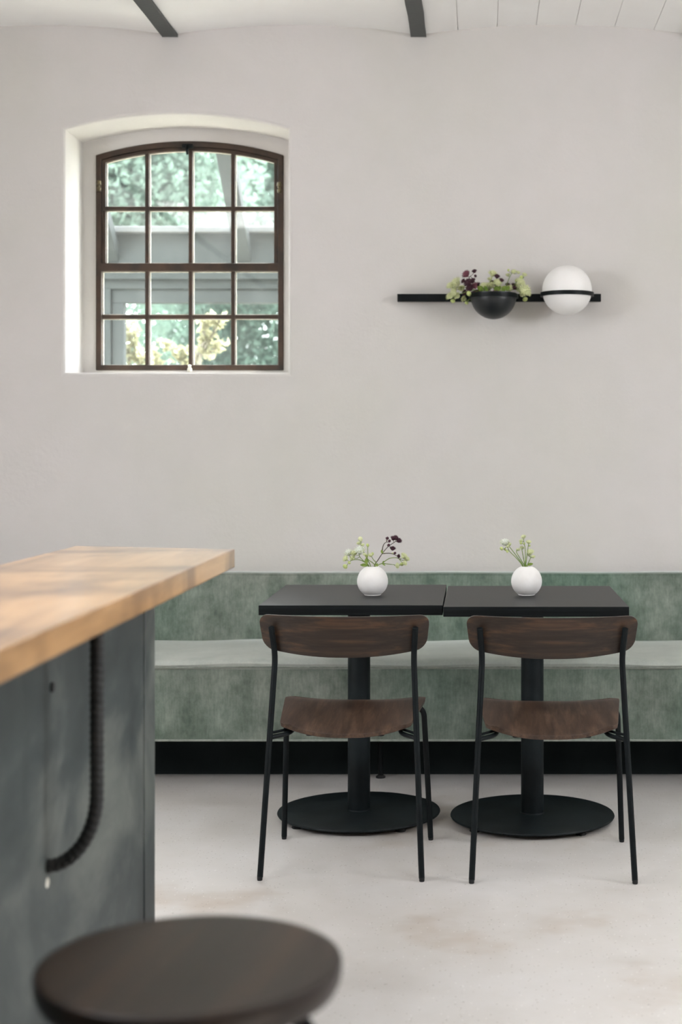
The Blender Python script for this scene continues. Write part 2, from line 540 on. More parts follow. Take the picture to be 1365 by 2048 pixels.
def wall_rect(name, axis, pos, a0, a1, holes, th=0.25):
    """side wall with rectangular openings: holes = [(b0, b1, z0, z1)] along the wall"""
    bm = BM()
    p0, p1 = sorted((pos, pos + th))
    def blk(b0, b1, z0, z1):
        if axis == 'x': box(bm, p0, p1, b0, b1, z0, z1)
        else: box(bm, b0, b1, p0, p1, z0, z1)
    cur = a0
    for b0, b1, z0, z1 in holes:
        blk(cur, b0, 0, ZT); blk(b0, b1, 0, z0); blk(b0, b1, z1, ZT); cur = b1
    blk(cur, a1, 0, ZT)
    return tag(obj(name, bm, 'plaster'), kind='structure')
wall_rect('wall_left', 'x', XL, YF - 0.25, WY + 0.34, [WIN_L], -0.25)
wall_rect('wall_right', 'x', XR, YF - 0.25, WY + 0.34, [WIN_R], 0.25)
wall_rect('wall_front', 'y', YF, XL, XR, [], -0.25)

# ceiling ------------------------------------------------------------------
BEAMS = [-2.31, -1.281, -0.252, 0.882, 1.92, 2.95]
EDGES = [XL] + BEAMS + [XR]
ZS, RISE = 2.957, 0.040
def vault(x, x0, x1):
    u = (x - (x0 + x1) / 2) / ((x1 - x0) / 2)
    return ZS + RISE * (1 - u * u)
bm = BM()
PLANK_BAY = 3
for i in range(len(EDGES) - 1):
    x0, x1 = EDGES[i], EDGES[i + 1]
    lift = 0.014 if i == PLANK_BAY else 0.0
    N = 16
    xs = [x0 + (x1 - x0) * k / N for k in range(N + 1)]
    hole = [h for h in ROOF if x0 < h[0] < x1]
    for ya, yb in ([(YF, hole[0][2]), (hole[0][3], WY)] if hole else [(YF, WY)]):
        a = [bm.verts.new((x, ya, vault(x, x0, x1) + lift)) for x in xs]
        b = [bm.verts.new((x, yb, vault(x, x0, x1) + lift)) for x in xs]
        for k in range(N): bm.faces.new((a[k], a[k + 1], b[k + 1], b[k]))
ceil = obj('ceiling', bm, 'ceiling', smooth=True)
tag(ceil, 'white ceiling of shallow vaults sprung between dark beams', kind='structure')
x0, x1 = EDGES[PLANK_BAY], EDGES[PLANK_BAY + 1]
NP = 7
for k in range(NP):
    p0 = x0 + (x1 - x0) * k / NP + 0.0009; p1 = x0 + (x1 - x0) * (k + 1) / NP - 0.0009
    xs = [p0 + (p1 - p0) * j / 4 for j in range(5)]
    zo = 0.0005 * (k % 3)
    bot = [[(x, YF, vault(x, x0, x1) + zo) for x in xs], [(x, WY, vault(x, x0, x1) + zo) for x in xs]]
    top = [[(x, y, z + 0.012) for x, y, z in row] for row in bot]
    obj('plank', slab_grid(BM(), top, bot), 'ceiling', parent=ceil)
bm = BM()
cur = XL - 0.25
for h in ROOF:
    box(bm, cur, h[0], YF - 0.25, WY + 0.34, ZT, ZT + 0.15)
    box(bm, h[0], h[1], YF - 0.25, h[2], ZT, ZT + 0.15); box(bm, h[0], h[1], h[3], WY + 0.34, ZT, ZT + 0.15)
    cur = h[1]
box(bm, cur, XR + 0.25, YF - 0.25, WY + 0.34, ZT, ZT + 0.15)
obj('roof_slab', bm, 'exterior_wall', parent=ceil)
for h in ROOF:
    bm = BM()
    for xa, xb, ya, yb in ((h[0] - 0.005, h[0], h[2], h[3]), (h[1], h[1] + 0.005, h[2], h[3]), (h[0], h[1], h[2] - 0.01, h[2]), (h[0], h[1], h[3], h[3] + 0.01)):
        box(bm, xa, xb, ya, yb, 2.962, ZT + 0.1)
    obj('added_rooflight_curb', bm, 'ceiling', parent=ceil)

beam_labels = {-1.281: 'dark green steel ceiling beam above the arched window',
               -0.252: 'dark green steel ceiling beam right of the arched window, left of the wall lamp globe'}
for bx in BEAMS:
    e = empty('ceiling_beam', (bx, 0, 2.947))
    rnd = random.Random(int(bx * 100))
    ys = [YF + (WY - 0.004 - YF) * k / 60 for k in range(61)]
    top, bot = [], []
    for y in ys:
        wl = 0.032 + rnd.uniform(-0.0016, 0.0016); wr = 0.032 + rnd.uniform(-0.0016, 0.0016)
        bot.append([(-wl, y, 0), (wr, y, 0)]); top.append([(-wl, y, 0.013), (wr, y, 0.013)])
    obj('lower_flange', slab_grid(BM(), top, bot), 'beam', parent=e)
    obj('web', box(BM(), -0.006, 0.006, YF, WY - 0.004, 0.013, 0.12), 'beam', parent=e)
    tag(e, beam_labels.get(bx, 'dark green steel ceiling beam out beyond the pictured pair'), 'beam', 'ceiling beams')
    if bx not in beam_labels: e['label'] = 'dark green steel ceiling beam outside the pictured pair'

# ------------------------------------------------------------------ arched iron window
def ring_bm(bm, outer, inner, y0, y1):
    n = len(outer)
    V = []
    for pts, y in ((outer, y0), (inner, y0), (inner, y1), (outer, y1)):
        V.append([bm.verts.new((x, y, z)) for x, z in pts])
    for a in range(4):
        A, B = V[a], V[(a + 1) % 4]
        for k in range(n):
            bm.faces.new((A[k], A[(k + 1) % n], B[(k + 1) % n], B[k]))
    return bm

def arch_z(x, off=0.0):
    hw = (FRM['xr'] - FRM['xl']) / 2; xc = (FRM['xl'] + FRM['xr']) / 2; rise = FRM['za'] - FRM['zs']
    R = (hw * hw + rise * rise) / (2 * rise); zc = FRM['za'] - R
    return zc + math.sqrt((R + off) ** 2 - (x - xc) ** 2)

KX = SHY / 3000.0
def wx(p): return (p - 960) * KX
def wz(p): return EYE + (890 - p) * KX

def build_window(name):
    e = empty(name, (0, 0, 0))
    e['kind'] = 'structure'
    y0, y1 = SHY - 0.012, SHY + 0.045
    # outer frame with rounded shoulders
    def rounded(off):
        pts = arch_outline(**FRM, off=off)
        return pts
    obj('outer_frame', ring_bm(BM(), rounded(0.0), rounded(-0.024), y0, y1), 'iron', e, bevel=0.004)
    # upper casement: second ring, standing a hair inside the outer frame
    zt = wz(535)
    def half(off, zb):
        pts = arch_outline(FRM['xl'], FRM['xr'], zb, FRM['zs'], FRM['za'], off=-off)
        pts = [(pts[0][0], zb), (pts[1][0], zb)] + pts[2:]
        return pts
    obj('casement_frame', ring_bm(BM(), half(0.0272, zt + 0.017), half(0.041, zt + 0.0185), y0 + 0.006, y1 - 0.01), 'iron', e, bevel=0.0025)
    obj('transom', box(BM(), FRM['xl'] + 0.02, FRM['xr'] - 0.02, y0 + 0.002, y1, zt - 0.017, zt + 0.0185), 'iron', e, bevel=0.003)
    cols = [294.5, 381.5, 466.5]
    for c in cols:
        x = wx(c)
        obj('muntin', box(BM(), x - 0.0085, x + 0.0085, y0 + 0.008, y1 - 0.012, zt + 0.015, arch_z(x, -0.036)), 'iron', e, bevel=0.002)
        obj('muntin', box(BM(), x - 0.0085, x + 0.0085, y0 + 0.008, y1 - 0.012, FRM['zb'] + 0.02, zt - 0.015), 'iron', e, bevel=0.002)
    for r in (417, 633.5):
        z = wz(r); ins = 0.038 if r < 500 else 0.022
        obj('glazing_bar', box(BM(), FRM['xl'] + ins, FRM['xr'] - ins, y0 + 0.010, y1 - 0.012, z - 0.0085, z + 0.0085), 'iron', e, bevel=0.002)
    # sixteen panes with their putty
    def pane(xa, xb, za, zb, arch):
        def outline(d):
            pts = [(xa + d, za + d), (xb - d, za + d)]
            if arch:
                for k in range(9):
                    x = xb - d - (xb - xa - 2 * d) * k / 8
                    pts.append((x, arch_z(x, -0.039 - d)))
            else:
                pts += [(xb - d, zb - d), (xa + d, zb - d)]
            return pts
        yg = SHY + 0.022
        bm = BM(); o_ = outline(-0.002)
        f = [bm.verts.new((x, yg, z)) for x, z in o_]; b = [bm.verts.new((x, yg + 0.003, z)) for x, z in o_]
        bm.faces.new(f); bm.faces.new(b[::-1])
        for k in range(len(f)): bm.faces.new((f[k], b[k], b[(k + 1) % len(f)], f[(k + 1) % len(f)]))
        p = obj('pane', bm, 'glass', e)
        obj('putty_bead', ring_bm(BM(), outline(-0.001), outline(0.0032), yg - 0.006, yg), 'putty', p)
    hw = 0.0085
    xs_u = [FRM['xl'] + 0.041] + [wx(c) for c in cols] + [FRM['xr'] - 0.041]
    xs_l = [FRM['xl'] + 0.024] + [wx(c) for c in cols] + [FRM['xr'] - 0.024]
    for k in range(4):
        for xs_, rows in ((xs_u, ((wz(417) + hw, 0, True), (zt + 0.0185, wz(417) - hw, False))),
                          (xs_l, ((wz(633.5) + hw, zt - 0.017, False), (FRM['zb'] + 0.022, wz(633.5) - hw, False)))):
            xa = xs_[k] + (hw if k else 0); xb = xs_[k + 1] - (hw if k < 3 else 0)
            for za, zb, ar in rows: pane(xa, xb, za, zb, ar)
    # hinges, top latch, small catch at the sill
    for hx, hz in ((wx(200), wz(373)), (wx(560), wz(376))):
        h = obj('hinge', lathe(BM(), [(0, -0.026), (0.008, -0.024), (0.010, -0.010), (0.0065, -0.007), (0.0065, 0.003), (0.011, 0.006), (0.009, 0.022), (0, 0.024)], 14, (hx, y0 - 0.004, hz)), 'brass', e, smooth=True)
    lx, lz = wx(377), wz(296)
    bm = BM(); box(bm, lx - 0.024, lx + 0.024, y0 - 0.012, y0 + 0.002, lz - 0.004, lz + 0.014)
    tube(bm, [(lx, y0 - 0.008, lz + 0.006), (lx, y0 - 0.018, lz - 0.012), (lx, y0 - 0.012, lz - 0.034)], [0.008, 0.007, 0.005], 8)
    obj('latch', bm, 'black_metal', e, bevel=0.002)
    cx, cz = wx(381.5), wz(739)
    obj('sill_catch', lathe(BM(), [(0, -0.012), (0.011, -0.010), (0.010, 0.002), (0.006, 0.008), (0.008, 0.016), (0, 0.020)], 14, (cx, y0 - 0.010, cz)), 'putty', e, smooth=True)
    return e
win = build_window('window_1')
tag(win, 'rusty brown arched iron window with sixteen small panes')
win2 = copy_tree(win); win2.name = 'window_2'
win2.location = (D2X, 0, 0)
win2['label'] = 'arched iron window further right along the same wall'

# ------------------------------------------------------------------ outside
g = obj('garden_ground', box(BM(), -30, 30, WY + 0.35, 60, -0.25, -0.05), 'lawn')
tag(g, 'pale gravel garden ground outside the arched window', kind='structure')

PY = 8.6
pv = empty('garden_pavilion', (-1.2, PY, -0.05))
tag(pv, 'grey painted timber lean-to seen through the lower window panes', 'lean-to')
def pvb(name, x0, x1, y0, y1, z0, z1, m='grey_paint', parent=pv, bev=0.004):
    return obj(name, box(BM(), x0 + 1.2, x1 + 1.2, y0 - PY, y1 - PY, z0 + 0.05, z1 + 0.05), m, parent, bevel=bev)
def px(p): return (p - 960) * PY / 3000
def pz(p): return EYE + (890 - p) * PY / 3000
PXR = 0.55
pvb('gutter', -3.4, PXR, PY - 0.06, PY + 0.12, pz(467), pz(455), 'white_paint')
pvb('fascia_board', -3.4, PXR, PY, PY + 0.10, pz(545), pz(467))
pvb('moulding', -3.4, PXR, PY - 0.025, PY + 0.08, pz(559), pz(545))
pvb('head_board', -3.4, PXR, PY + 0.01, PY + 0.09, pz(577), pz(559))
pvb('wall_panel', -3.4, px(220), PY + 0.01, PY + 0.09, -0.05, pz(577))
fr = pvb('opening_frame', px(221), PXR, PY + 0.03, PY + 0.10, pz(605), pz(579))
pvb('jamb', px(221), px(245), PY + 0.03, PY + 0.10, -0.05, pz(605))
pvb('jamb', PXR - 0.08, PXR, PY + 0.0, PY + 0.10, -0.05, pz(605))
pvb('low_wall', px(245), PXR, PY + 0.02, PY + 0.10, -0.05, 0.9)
for rx in (-2.115, -1.356, -0.60, 0.16):
    bm = BM()
    p0 = Vector((rx, PY + 0.02, pz(512))); p1 = Vector((rx, 6.83, pz(512) + 0.78 * (PY - 6.83)))
    d = (p1 - p0).normalized(); n = Vector((0, -d.z, d.y)) * 0.085
    w = 0.045
    v = []
    for p in (p0, p1):
        for sx in (-w, w):
            for k in (-0.5, 0.5):
                q_ = p + n * k + Vector((sx, 0, 0))
                v.append(bm.verts.new((q_.x + 1.2, q_.y - PY, q_.z + 0.05)))
    for f in ((0, 1, 3, 2), (4, 6, 7, 5), (0, 4, 5, 1), (2, 3, 7, 6), (0, 2, 6, 4), (1, 5, 7, 3)):
        bm.faces.new([v[i] for i in f])
    obj('rafter', bm, 'grey_paint', pv, bevel=0.004)

def leaves(bm, rnd, centre, rad, n, size, squash=(1, 1, 1)):
    c = Vector(centre)
    for _ in range(n):
        d = Vector((rnd.gauss(0, 1), rnd.gauss(0, 1), rnd.gauss(0, 1))).normalized() * rad * rnd.random() ** 0.4
        p = c + Vector((d.x * squash[0], d.y * squash[1], d.z * squash[2]))
        u = Vector((rnd.gauss(0, 1), rnd.gauss(0, 1), rnd.gauss(0, 1))).normalized()
        w = u.cross(Vector((rnd.gauss(0, 1), rnd.gauss(0, 1), rnd.gauss(0, 1)))).normalized()
        s_ = size * rnd.uniform(0.6, 1.3)
        k = u.cross(w) * s_ * 0.15
        vs_ = [bm.verts.new(p - u * s_ * 0.5), bm.verts.new(p + w * s_ * 0.28 + k), bm.verts.new(p + u * s_ * 0.5), bm.verts.new(p - w * s_ * 0.28 + k)]
        bm.faces.new((vs_[0], vs_[1], vs_[2])); bm.faces.new((vs_[0], vs_[2], vs_[3]))

tree_spots = [(-4.0, 13.6, 5.6, 'tree_leaf', 'pale tree seen through the upper left panes'),
              (-2.1, 17.0, 6.4, 'tree_leaf_b', 'pale tree seen through the upper right panes'),
              (-8.5, 20.8, 7.6, 'tree_leaf_b', 'tall garden tree standing left of the view through the arched window'),
              (-4.6, 24.2, 9.0, 'tree_leaf', 'tallest pale tree furthest back in the middle panes'),
              (2.6, 18.0, 6.0, 'tree_leaf_b', 'garden tree right of all trees seen in the arched window'),
              (-9.2, 16.5, 6.2, 'tree_leaf_b', 'nearer garden tree furthest to the left'),
              (7.2, 17.5, 6.2, 'tree_leaf', 'garden tree behind the second arched window'),
              (7.4, 21.5, 6.8, 'tree_leaf_b', 'garden tree furthest to the right')]
for i, (tx, ty, th, tm, lb) in enumerate(tree_spots):
    rnd = random.Random(10 + i)
    e = empty('garden_tree', (tx, ty, -0.05))
    tag(e, lb, 'tree', 'garden trees')
    bm = BM(); tube(bm, [(0, 0, 0), (0.05, 0, th * 0.4), (-0.04, 0.05, th * 0.75)], [0.16, 0.12, 0.05], 8)
    obj('trunk', bm, 'bark', e, smooth=True)
    bm = BM()
    for _ in range(44 if i in (0, 1, 3) else 26):
        c = (rnd.uniform(-1.3, 1.3), rnd.uniform(-0.7, 0.7), th * rnd.uniform(0.14, 0.95))
        leaves(bm, rnd, c, rnd.uniform(0.55, 0.95), 1500 if i in (0, 1, 3) else 200, 0.085 if i in (0, 1, 3) else 0.26)
    cr = obj('crown', bm, tm, e); cr['kind'] = 'stuff'

for i, (hx, hw_, hh, lb) in enumerate([(-3.25, 0.3, 1.66, 'low green hedge clump behind the left jamb'),
                                  (-2.24, 0.13, 1.72, 'low green hedge clump seen under the middle panes'),
                                  (-1.50, 0.12, 1.76, 'low green hedge clump seen in the lower right pane'),
                                  (0.5, 1.0, 1.6, 'wide green hedge clump right of the lean-to')]):
    rnd = random.Random(40 + i)
    e = empty('hedge_shrub', (hx, 10.2, -0.05)); tag(e, lb, 'shrub', 'hedge clumps')
    bm = BM()
    for _ in range(16):
        leaves(bm, rnd, (rnd.uniform(-hw_, hw_), rnd.uniform(-0.2, 0.2), rnd.uniform(0.3, hh - 0.2)), 0.22, 110, 0.09)
    f = obj('foliage', bm, 'hedge_leaf', e); f['kind'] = 'stuff'
    bm = BM(); tube(bm, [(0, 0, 0), (0.02, 0, hh * 0.6)], [0.03, 0.015], 6)
    obj('stem', bm, 'bark', e)

def shrub(base, branches, label, seed):
    rnd = random.Random(seed)
    e = empty('blossom_shrub', base); tag(e, label, 'shrub', 'pale yellow shrubs outside the window')
    bl = BM()
    for pts in branches:
        bm = BM()
        path = smooth_path(pts, 5)
        rr = [0.018 * (1 - 0.75 * k / (len(path) - 1)) for k in range(len(path))]
        tube(bm, path, rr, 6)
        obj('branch', bm, 'bark', e, smooth=True)
        for k in range(len(path) // 2, len(path)):
            leaves(bl, rnd, path[k], 0.04, 4, 0.055)
        leaves(bl, rnd, path[-1], 0.05, 9, 0.06)
    f = obj('foliage', bl, 'shrub_leaf', e); f['kind'] = 'stuff'
SY = 9.1
def sp(p, q, b):            # a branch point at the shrub's own depth, in the shrub's own space
    return ((p - 960) * b[1] / 3000 - b[0], 0.0, EYE + (890 - q) * b[1] / 3000 - b[2])
b = (-2.15, SY, -0.05)
shrub(b, [[(0, 0, 0), (0.02, 0.05, 1.0), sp(258, 735, b), sp(262, 690, b), sp(266, 650, b)],
          [(0, 0, 0), (0.05, -0.05, 1.0), sp(280, 740, b), sp(272, 700, b), sp(254, 668, b)],
          [(0, 0, 0), (0.1, 0.05, 1.1), sp(300, 745, b), sp(282, 715, b), sp(262, 712, b)]],
      'pale yellow shrub at the lower left pane', 71)
b = (-1.85, SY + 0.24, -0.05)
shrub(b, [[(0, 0, 0), (0.0, 0.03, 1.0), sp(366, 745, b), sp(352, 712, b), sp(330, 686, b)],
          [(0, 0, 0), (-0.03, 0.03, 1.0), sp(320, 750, b), sp(316, 728, b), sp(310, 706, b)],
          [(0, 0, 0), (0.03, 0.05, 1.0), sp(372, 748, b), sp(370, 722, b), sp(366, 700, b)]],
      'pale yellow shrub below the second pane column', 72)
b = (-1.72, SY - 0.22, -0.05)
shrub(b, [[(0, 0, 0), (0, 0, 1.0), sp(386, 740, b), sp(408, 700, b), sp(428, 664, b), sp(442, 634, b)],
          [(0, 0, 0.3), (0.02, 0, 1.2), sp(400, 715, b), sp(412, 680, b), sp(404, 650, b), sp(420, 640, b)],
          [(0, 0, 0.3), (0.04, 0, 1.2), sp(398, 728, b), sp(420, 706, b), sp(440, 690, b)]],
      'tall pale branch rising behind the third pane column', 73)

# ------------------------------------------------------------------ bench
bench = empty('upholstered_bench', (0, 5.5, 0))
tag(bench, 'long sage green velvet bench running along the plaster wall', 'bench')
BX0, BX1 = -2.6, 2.5
NB = 120
bxs = [BX0 + (BX1 - BX0) * k / NB for k in range(NB + 1)]
def wob(x, s=0.0): return 0.0028 * math.sin(x * 6.1 + s) + 0.0018 * math.sin(x * 14.3 + 1.7 + s)
def extrude_profile(prof_fn, closed=True):
    bm = BM()
    rings = [[bm.verts.new((x, y, z)) for y, z in prof_fn(x)] for x in bxs]
    n = len(rings[0])
    for a, b2 in zip(rings, rings[1:]):
        for k in range(n):
            bm.faces.new((a[k], a[(k + 1) % n], b2[(k + 1) % n], b2[k]))
    bm.faces.new(rings[0]); bm.faces.new(rings[-1][::-1])
    return bm
def rprof(y0, y1, z0, z1, r, n=5, lean=0.0):
    pts = []
    for cx_, cz_, a0 in ((y1 - r, z1 - r, 0), (y0 + r, z1 - r, 90), (y0 + r, z0 + r, 180), (y1 - r, z0 + r, 270)):
        for k in range(n + 1):
            a = math.radians(a0 + 90 * k / n)
            z = cz_ + r * math.sin(a)
            pts.append((cx_ + r * math.cos(a) + lean * (z - z0), z))
    return pts
# local y: 0 = front face of the bench
obj('front_panel', extrude_profile(lambda x: rprof(0.0, 0.05, 0.176, 0.45, 0.010)), 'fabric', bench, smooth=True)
def seat_prof(x):
    dz = wob(x)
    pts = [(0.0, 0.448), (-0.012, 0.452 + dz * 0.3), (-0.016, 0.459 + dz), (-0.010, 0.468 + dz), (0.012, 0.4755 + dz), (0.05, 0.4795 + dz),
           (0.15, 0.483 + dz * 1.3), (0.35, 0.484 + dz * 1.2), (0.50, 0.482 + dz), (0.545, 0.474 + dz * 0.6), (0.545, 0.44), (0.0, 0.44)]
    return pts
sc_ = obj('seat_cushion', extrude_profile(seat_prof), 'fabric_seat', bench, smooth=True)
bm = BM(); tube(bm, [(x, -0.006, 0.4505 + wob(x) * 0.35) for x in bxs], 0.0058, 8)
obj('piping', bm, 'piping', sc_, smooth=True)
bm = BM(); tube(bm, [(x, 0.0, 0.179) for x in bxs], 0.0042, 6)
obj('lower_piping', bm, 'piping', bench, smooth=True)
bk = obj('backrest', extrude_profile(lambda x: rprof(0.535, 0.645, 0.40, 0.742 + wob(x, 2) * 0.3, 0.016, lean=0.13)), 'fabric', bench, smooth=True)
bm = BM(); tube(bm, [(x, 0.535 + 0.13 * 0.337 + 0.004, 0.7365 + wob(x, 2) * 0.3) for x in bxs], 0.0035, 6)
obj('piping', bm, 'fabric', bk, smooth=True)
obj('plinth', box(BM(), BX0 + 0.02, BX1 - 0.02, 0.25, 0.66, 0.0, 0.43), 'plinth', bench)
obj('underframe', box(BM(), BX0 + 0.02, BX1 - 0.02, 0.012, 0.25, 0.172, 0.43), 'plinth', bench)
for lx in (-1.576, -0.376, 0.86, 2.0):
    l = obj('leg', lathe(BM(), [(0, 0.012), (0.0085, 0.012), (0.0085, 0.172), (0, 0.172)], 14, (lx, 0.19, 0)), 'black_metal', bench, smooth=True)
    obj('levelling_foot', lathe(BM(), [(0, 0), (0.018, 0), (0.018, 0.006), (0.010, 0.012), (0, 0.012)], 16, (lx, 0.19, 0)), 'rubber', l, smooth=True)

# ------------------------------------------------------------------ tables
def make_table():
    e = empty('cafe_table')
    obj('tabletop', box(BM(), -0.2915, 0.2915, -0.35, 0.35, 0.7235, 0.755), 'table_black', e, bevel=0.0018)
    obj('mounting_plate', box(BM(), -0.15, 0.15, -0.15, 0.15, 0.7165, 0.7235), 'black_metal', e, bevel=0.001)
    obj('column', lathe(BM(), [(0, 0.022), (0.038, 0.022), (0.038, 0.7165), (0, 0.7165)], 40), 'base_metal', e, smooth=True)
    obj('weld_collar', lathe(BM(), [(0.036, 0.024), (0.042, 0.024), (0.0385, 0.029), (0.036, 0.029)], 40), 'base_metal', e, smooth=True)
    bp = obj('base_plate', lathe(BM(), [(0, 0.014), (0.270, 0.014), (0.274, 0.0155), (0.276, 0.019), (0.2745, 0.0225), (0.271, 0.0235), (0.15, 0.0245), (0, 0.0255)], 96), 'base_metal', e, smooth=True)
    for k in range(4):
        a = math.radians(38 + 90 * k)
        obj('levelling_foot', lathe(BM(), [(0, 0), (0.016, 0), (0.018, 0.003), (0.012, 0.014), (0, 0.014)], 14, (0.245 * math.cos(a), 0.245 * math.sin(a), 0)), 'rubber', bp, smooth=True)
    return e
t1 = make_table()
t1.location = (-0.410, 5.094, 0); t1.rotation_euler = (0, 0, math.radians(0.25))
tag(t1, 'black square cafe table on a round pedestal base, left of the pair', 'table', 'cafe tables')
t2 = copy_tree(t1)
t2.location = (0.1775, 5.05, 0); t2.rotation_euler = (0, 0, 0)
tag(t2, 'black square cafe table on a round pedestal base, right of the pair', 'table', 'cafe tables')

# ------------------------------------------------------------------ chairs
def rows_round(n, L, r):
    """positions 0..L with extra rows inside both rounded ends"""
    out = []
    for k in range(7): out.append(r * (1 - math.cos(PI / 2 * k / 6)))
    for k in range(1, n): out.append(r + (L - 2 * r) * k / n)
    for k in range(7): out.append(L - r + r * math.sin(PI / 2 * k / 6))
    return out
def round_inset(d, L, r):
    e_ = min(d, L - d)
    if e_ >= r: return 0.0
    return r - math.sqrt(max(0.0, r * r - (r - e_) ** 2))

def make_chair():
    e = empty('dining_chair')
    # seat: wider in front (+y), dished, sagging at the back edge
    L = 0.330; y0 = -0.128
    top, bot = [], []
    for d in rows_round(12, L, 0.030):
        v = min(1.0, max(0.0, d / L))
        hw = (0.194 + (0.2225 - 0.194) * min(1.0, v * 1.15)) - round_inset(d, L, 0.030)
        row_t, row_b = [], []
        for j in range(25):
            u = -1 + 2 * j / 24
            sag = (0.017 * (1 - v) ** 1.2 + 0.010) * (1 - abs(u) ** 2.7)
            z = 0.434 + 0.030 * min(1, v * 1.1) - sag
            if v > 0.9: z -= 0.02 * (v - 0.9) ** 2 * 10
            yy = y0 + d - 0.010 * (1 - v) * (1 - abs(u) ** 2.7)
            row_t.append((u * hw, yy, z)); row_b.append((u * hw * 0.992, yy, z - 0.0115))
        top.append(row_t); bot.append(row_b)
    seat = obj('seat', slab_grid(BM(), top, bot), 'chair_seat', e, smooth=True, bevel=0.0028)
    # backrest: bowed in plan, lower edge bowed downwards
    W = 0.494
    def by(x, z): return -0.1305 - 0.30 * (z - 0.632) + 0.0155 + 0.62 * (x * x - 0.21 ** 2)
    front, back = [], []
    for d in rows_round(18, W, 0.030):
        x = -W / 2 + d
        ins = round_inset(d, W, 0.030)
        zt_ = 0.763 - 0.004 * (1 - (2 * x / W) ** 2) - ins
        zb_ = 0.634 + 0.026 * abs(2 * x / W) ** 2.2 + ins
        rf, rb = [], []
        for j in range(9):
            z = zb_ + (zt_ - zb_) * j / 8
            xx = x * (1 + 0.03 * (z - 0.70) / 0.06)
            rf.append((xx, by(x, z) + 0.0055, z)); rb.append((xx, by(x, z) - 0.0055, z))
        front.append(rf); back.append(rb)
    obj('backrest', slab_grid(BM(), front, back), 'chair_back', e, smooth=True, bevel=0.0028)
    R = 0.0088
    for s in (-1, 1):
        bm = BM()
        pts = fillet([(s * 0.235, -0.228, 0.008), (s * 0.2055, -0.134, 0.636), (s * 0.2125, -0.166, 0.727)], 0.03)
        tube(bm, pts, R, 14)
        lg = obj('leg', bm, 'black_metal', e, smooth=True, bevel=0.0015)
        obj('foot_cap', lathe(BM(), [(0, 0), (0.0072, 0), (0.0080, 0.003), (0.0080, 0.012), (0, 0.012)], 14, (s * 0.2353, -0.229, 0)), 'rubber', lg, smooth=True)
        bm = BM()
        pts = fillet([(s * 0.235, 0.226, 0.008), (s * 0.2165, 0.163, 0.438), (s * 0.12, 0.150, 0.4365)], 0.035, 8)
        tube(bm, pts, R, 14)
        lg = obj('leg', bm, 'black_metal', e, smooth=True, bevel=0.0015)
        obj('foot_cap', lathe(BM(), [(0, 0), (0.0072, 0), (0.0080, 0.003), (0.0080, 0.012), (0, 0.012)], 14, (s * 0.2353, 0.227, 0)), 'rubber', lg, smooth=True)
        bm = BM()       # side rail and its flat stay, meeting under the seat
        tube(bm, fillet([(s * 0.2155, -0.166, 0.402), (s * 0.165, -0.115, 0.4045), (s * 0.150, 0.05, 0.418), (s * 0.150, 0.150, 0.434)], 0.04), 0.0066, 10)
        tube(bm, [(s * 0.2165, -0.163, 0.414), (s * 0.165, -0.085, 0.4135)], 0.0042, 8)
        tube(bm, [(s * 0.218, -0.170, 0.395), (s * 0.207, -0.158, 0.403)], [0.004, 0.007], 8)
        obj('side_rail', bm, 'black_metal', e, smooth=True)
        obj('seat_pad', lathe(BM(), [(0, 0), (0.011, 0.001), (0.012, 0.006), (0, 0.007)], 14, (s * 0.105, -0.115, 0.398)), 'rubber', e, smooth=True)
    bm = BM(); tube(bm, [(-0.13, 0.150, 0.4365), (0.13, 0.150, 0.4365)], R, 12)
    obj('front_crossbar', bm, 'black_metal', e, smooth=True)
    bm = BM(); tube(bm, [(-0.15, 0.0, 0.411), (-0.08, 0.0, 0.409), (0.08, 0.0, 0.409), (0.15, 0.0, 0.411)], 0.0066, 10)
    obj('rear_crossbar', bm, 'black_metal', e, smooth=True)
    return e
c1 = make_chair()
c1.location = (-0.397, 4.572, 0); c1.rotation_euler = (0, 0, math.radians(-1.4))
tag(c1, 'dark stained wooden chair on black legs, drawn up to the left table', 'chair', 'dining chairs')
c2 = copy_tree(c1)
c2.location = (0.2145, 4.545, 0); c2.rotation_euler = (0, 0, math.radians(-0.6))
tag(c2, 'dark stained wooden chair on black legs, drawn up to the right table', 'chair', 'dining chairs')

# ------------------------------------------------------------------ bar counter
bar = empty('bar_counter', (-0.87, 1.5, 0))
tag(bar, 'dark concrete bar counter with a thick oiled oak top', 'counter')
def bl(x, y, z): return (x + 0.87, y - 1.5, z)
bm = BM()
corners = [(-0.596, -0.6), (-0.596, 3.65), (-1.015, 3.765), (-1.028, -0.6)]
a = [bm.verts.new(bl(x, y, 0.964)) for x, y in corners]; b = [bm.verts.new(bl(x, y, 1.009)) for x, y in corners]
bm.faces.new(a[::-1]); bm.faces.new(b)
for k in range(4): bm.faces.new((a[k], a[(k + 1) % 4], b[(k + 1) % 4], b[k]))
obj('worktop', bm, 'bar_wood', bar, bevel=0.003)
obj('body_panel', box(BM(), -1.0 + 0.87, -0.75 + 0.87, -0.55 - 1.5, 3.345 - 1.5, 0.0, 0.964), 'bar_panel', bar, bevel=0.003)
obj('end_post', box(BM(), -1.0 + 0.87, -0.747 + 0.87, 3.346 - 1.5, 3.45 - 1.5, 0.0, 0.964), 'bar_panel', bar, bevel=0.003)
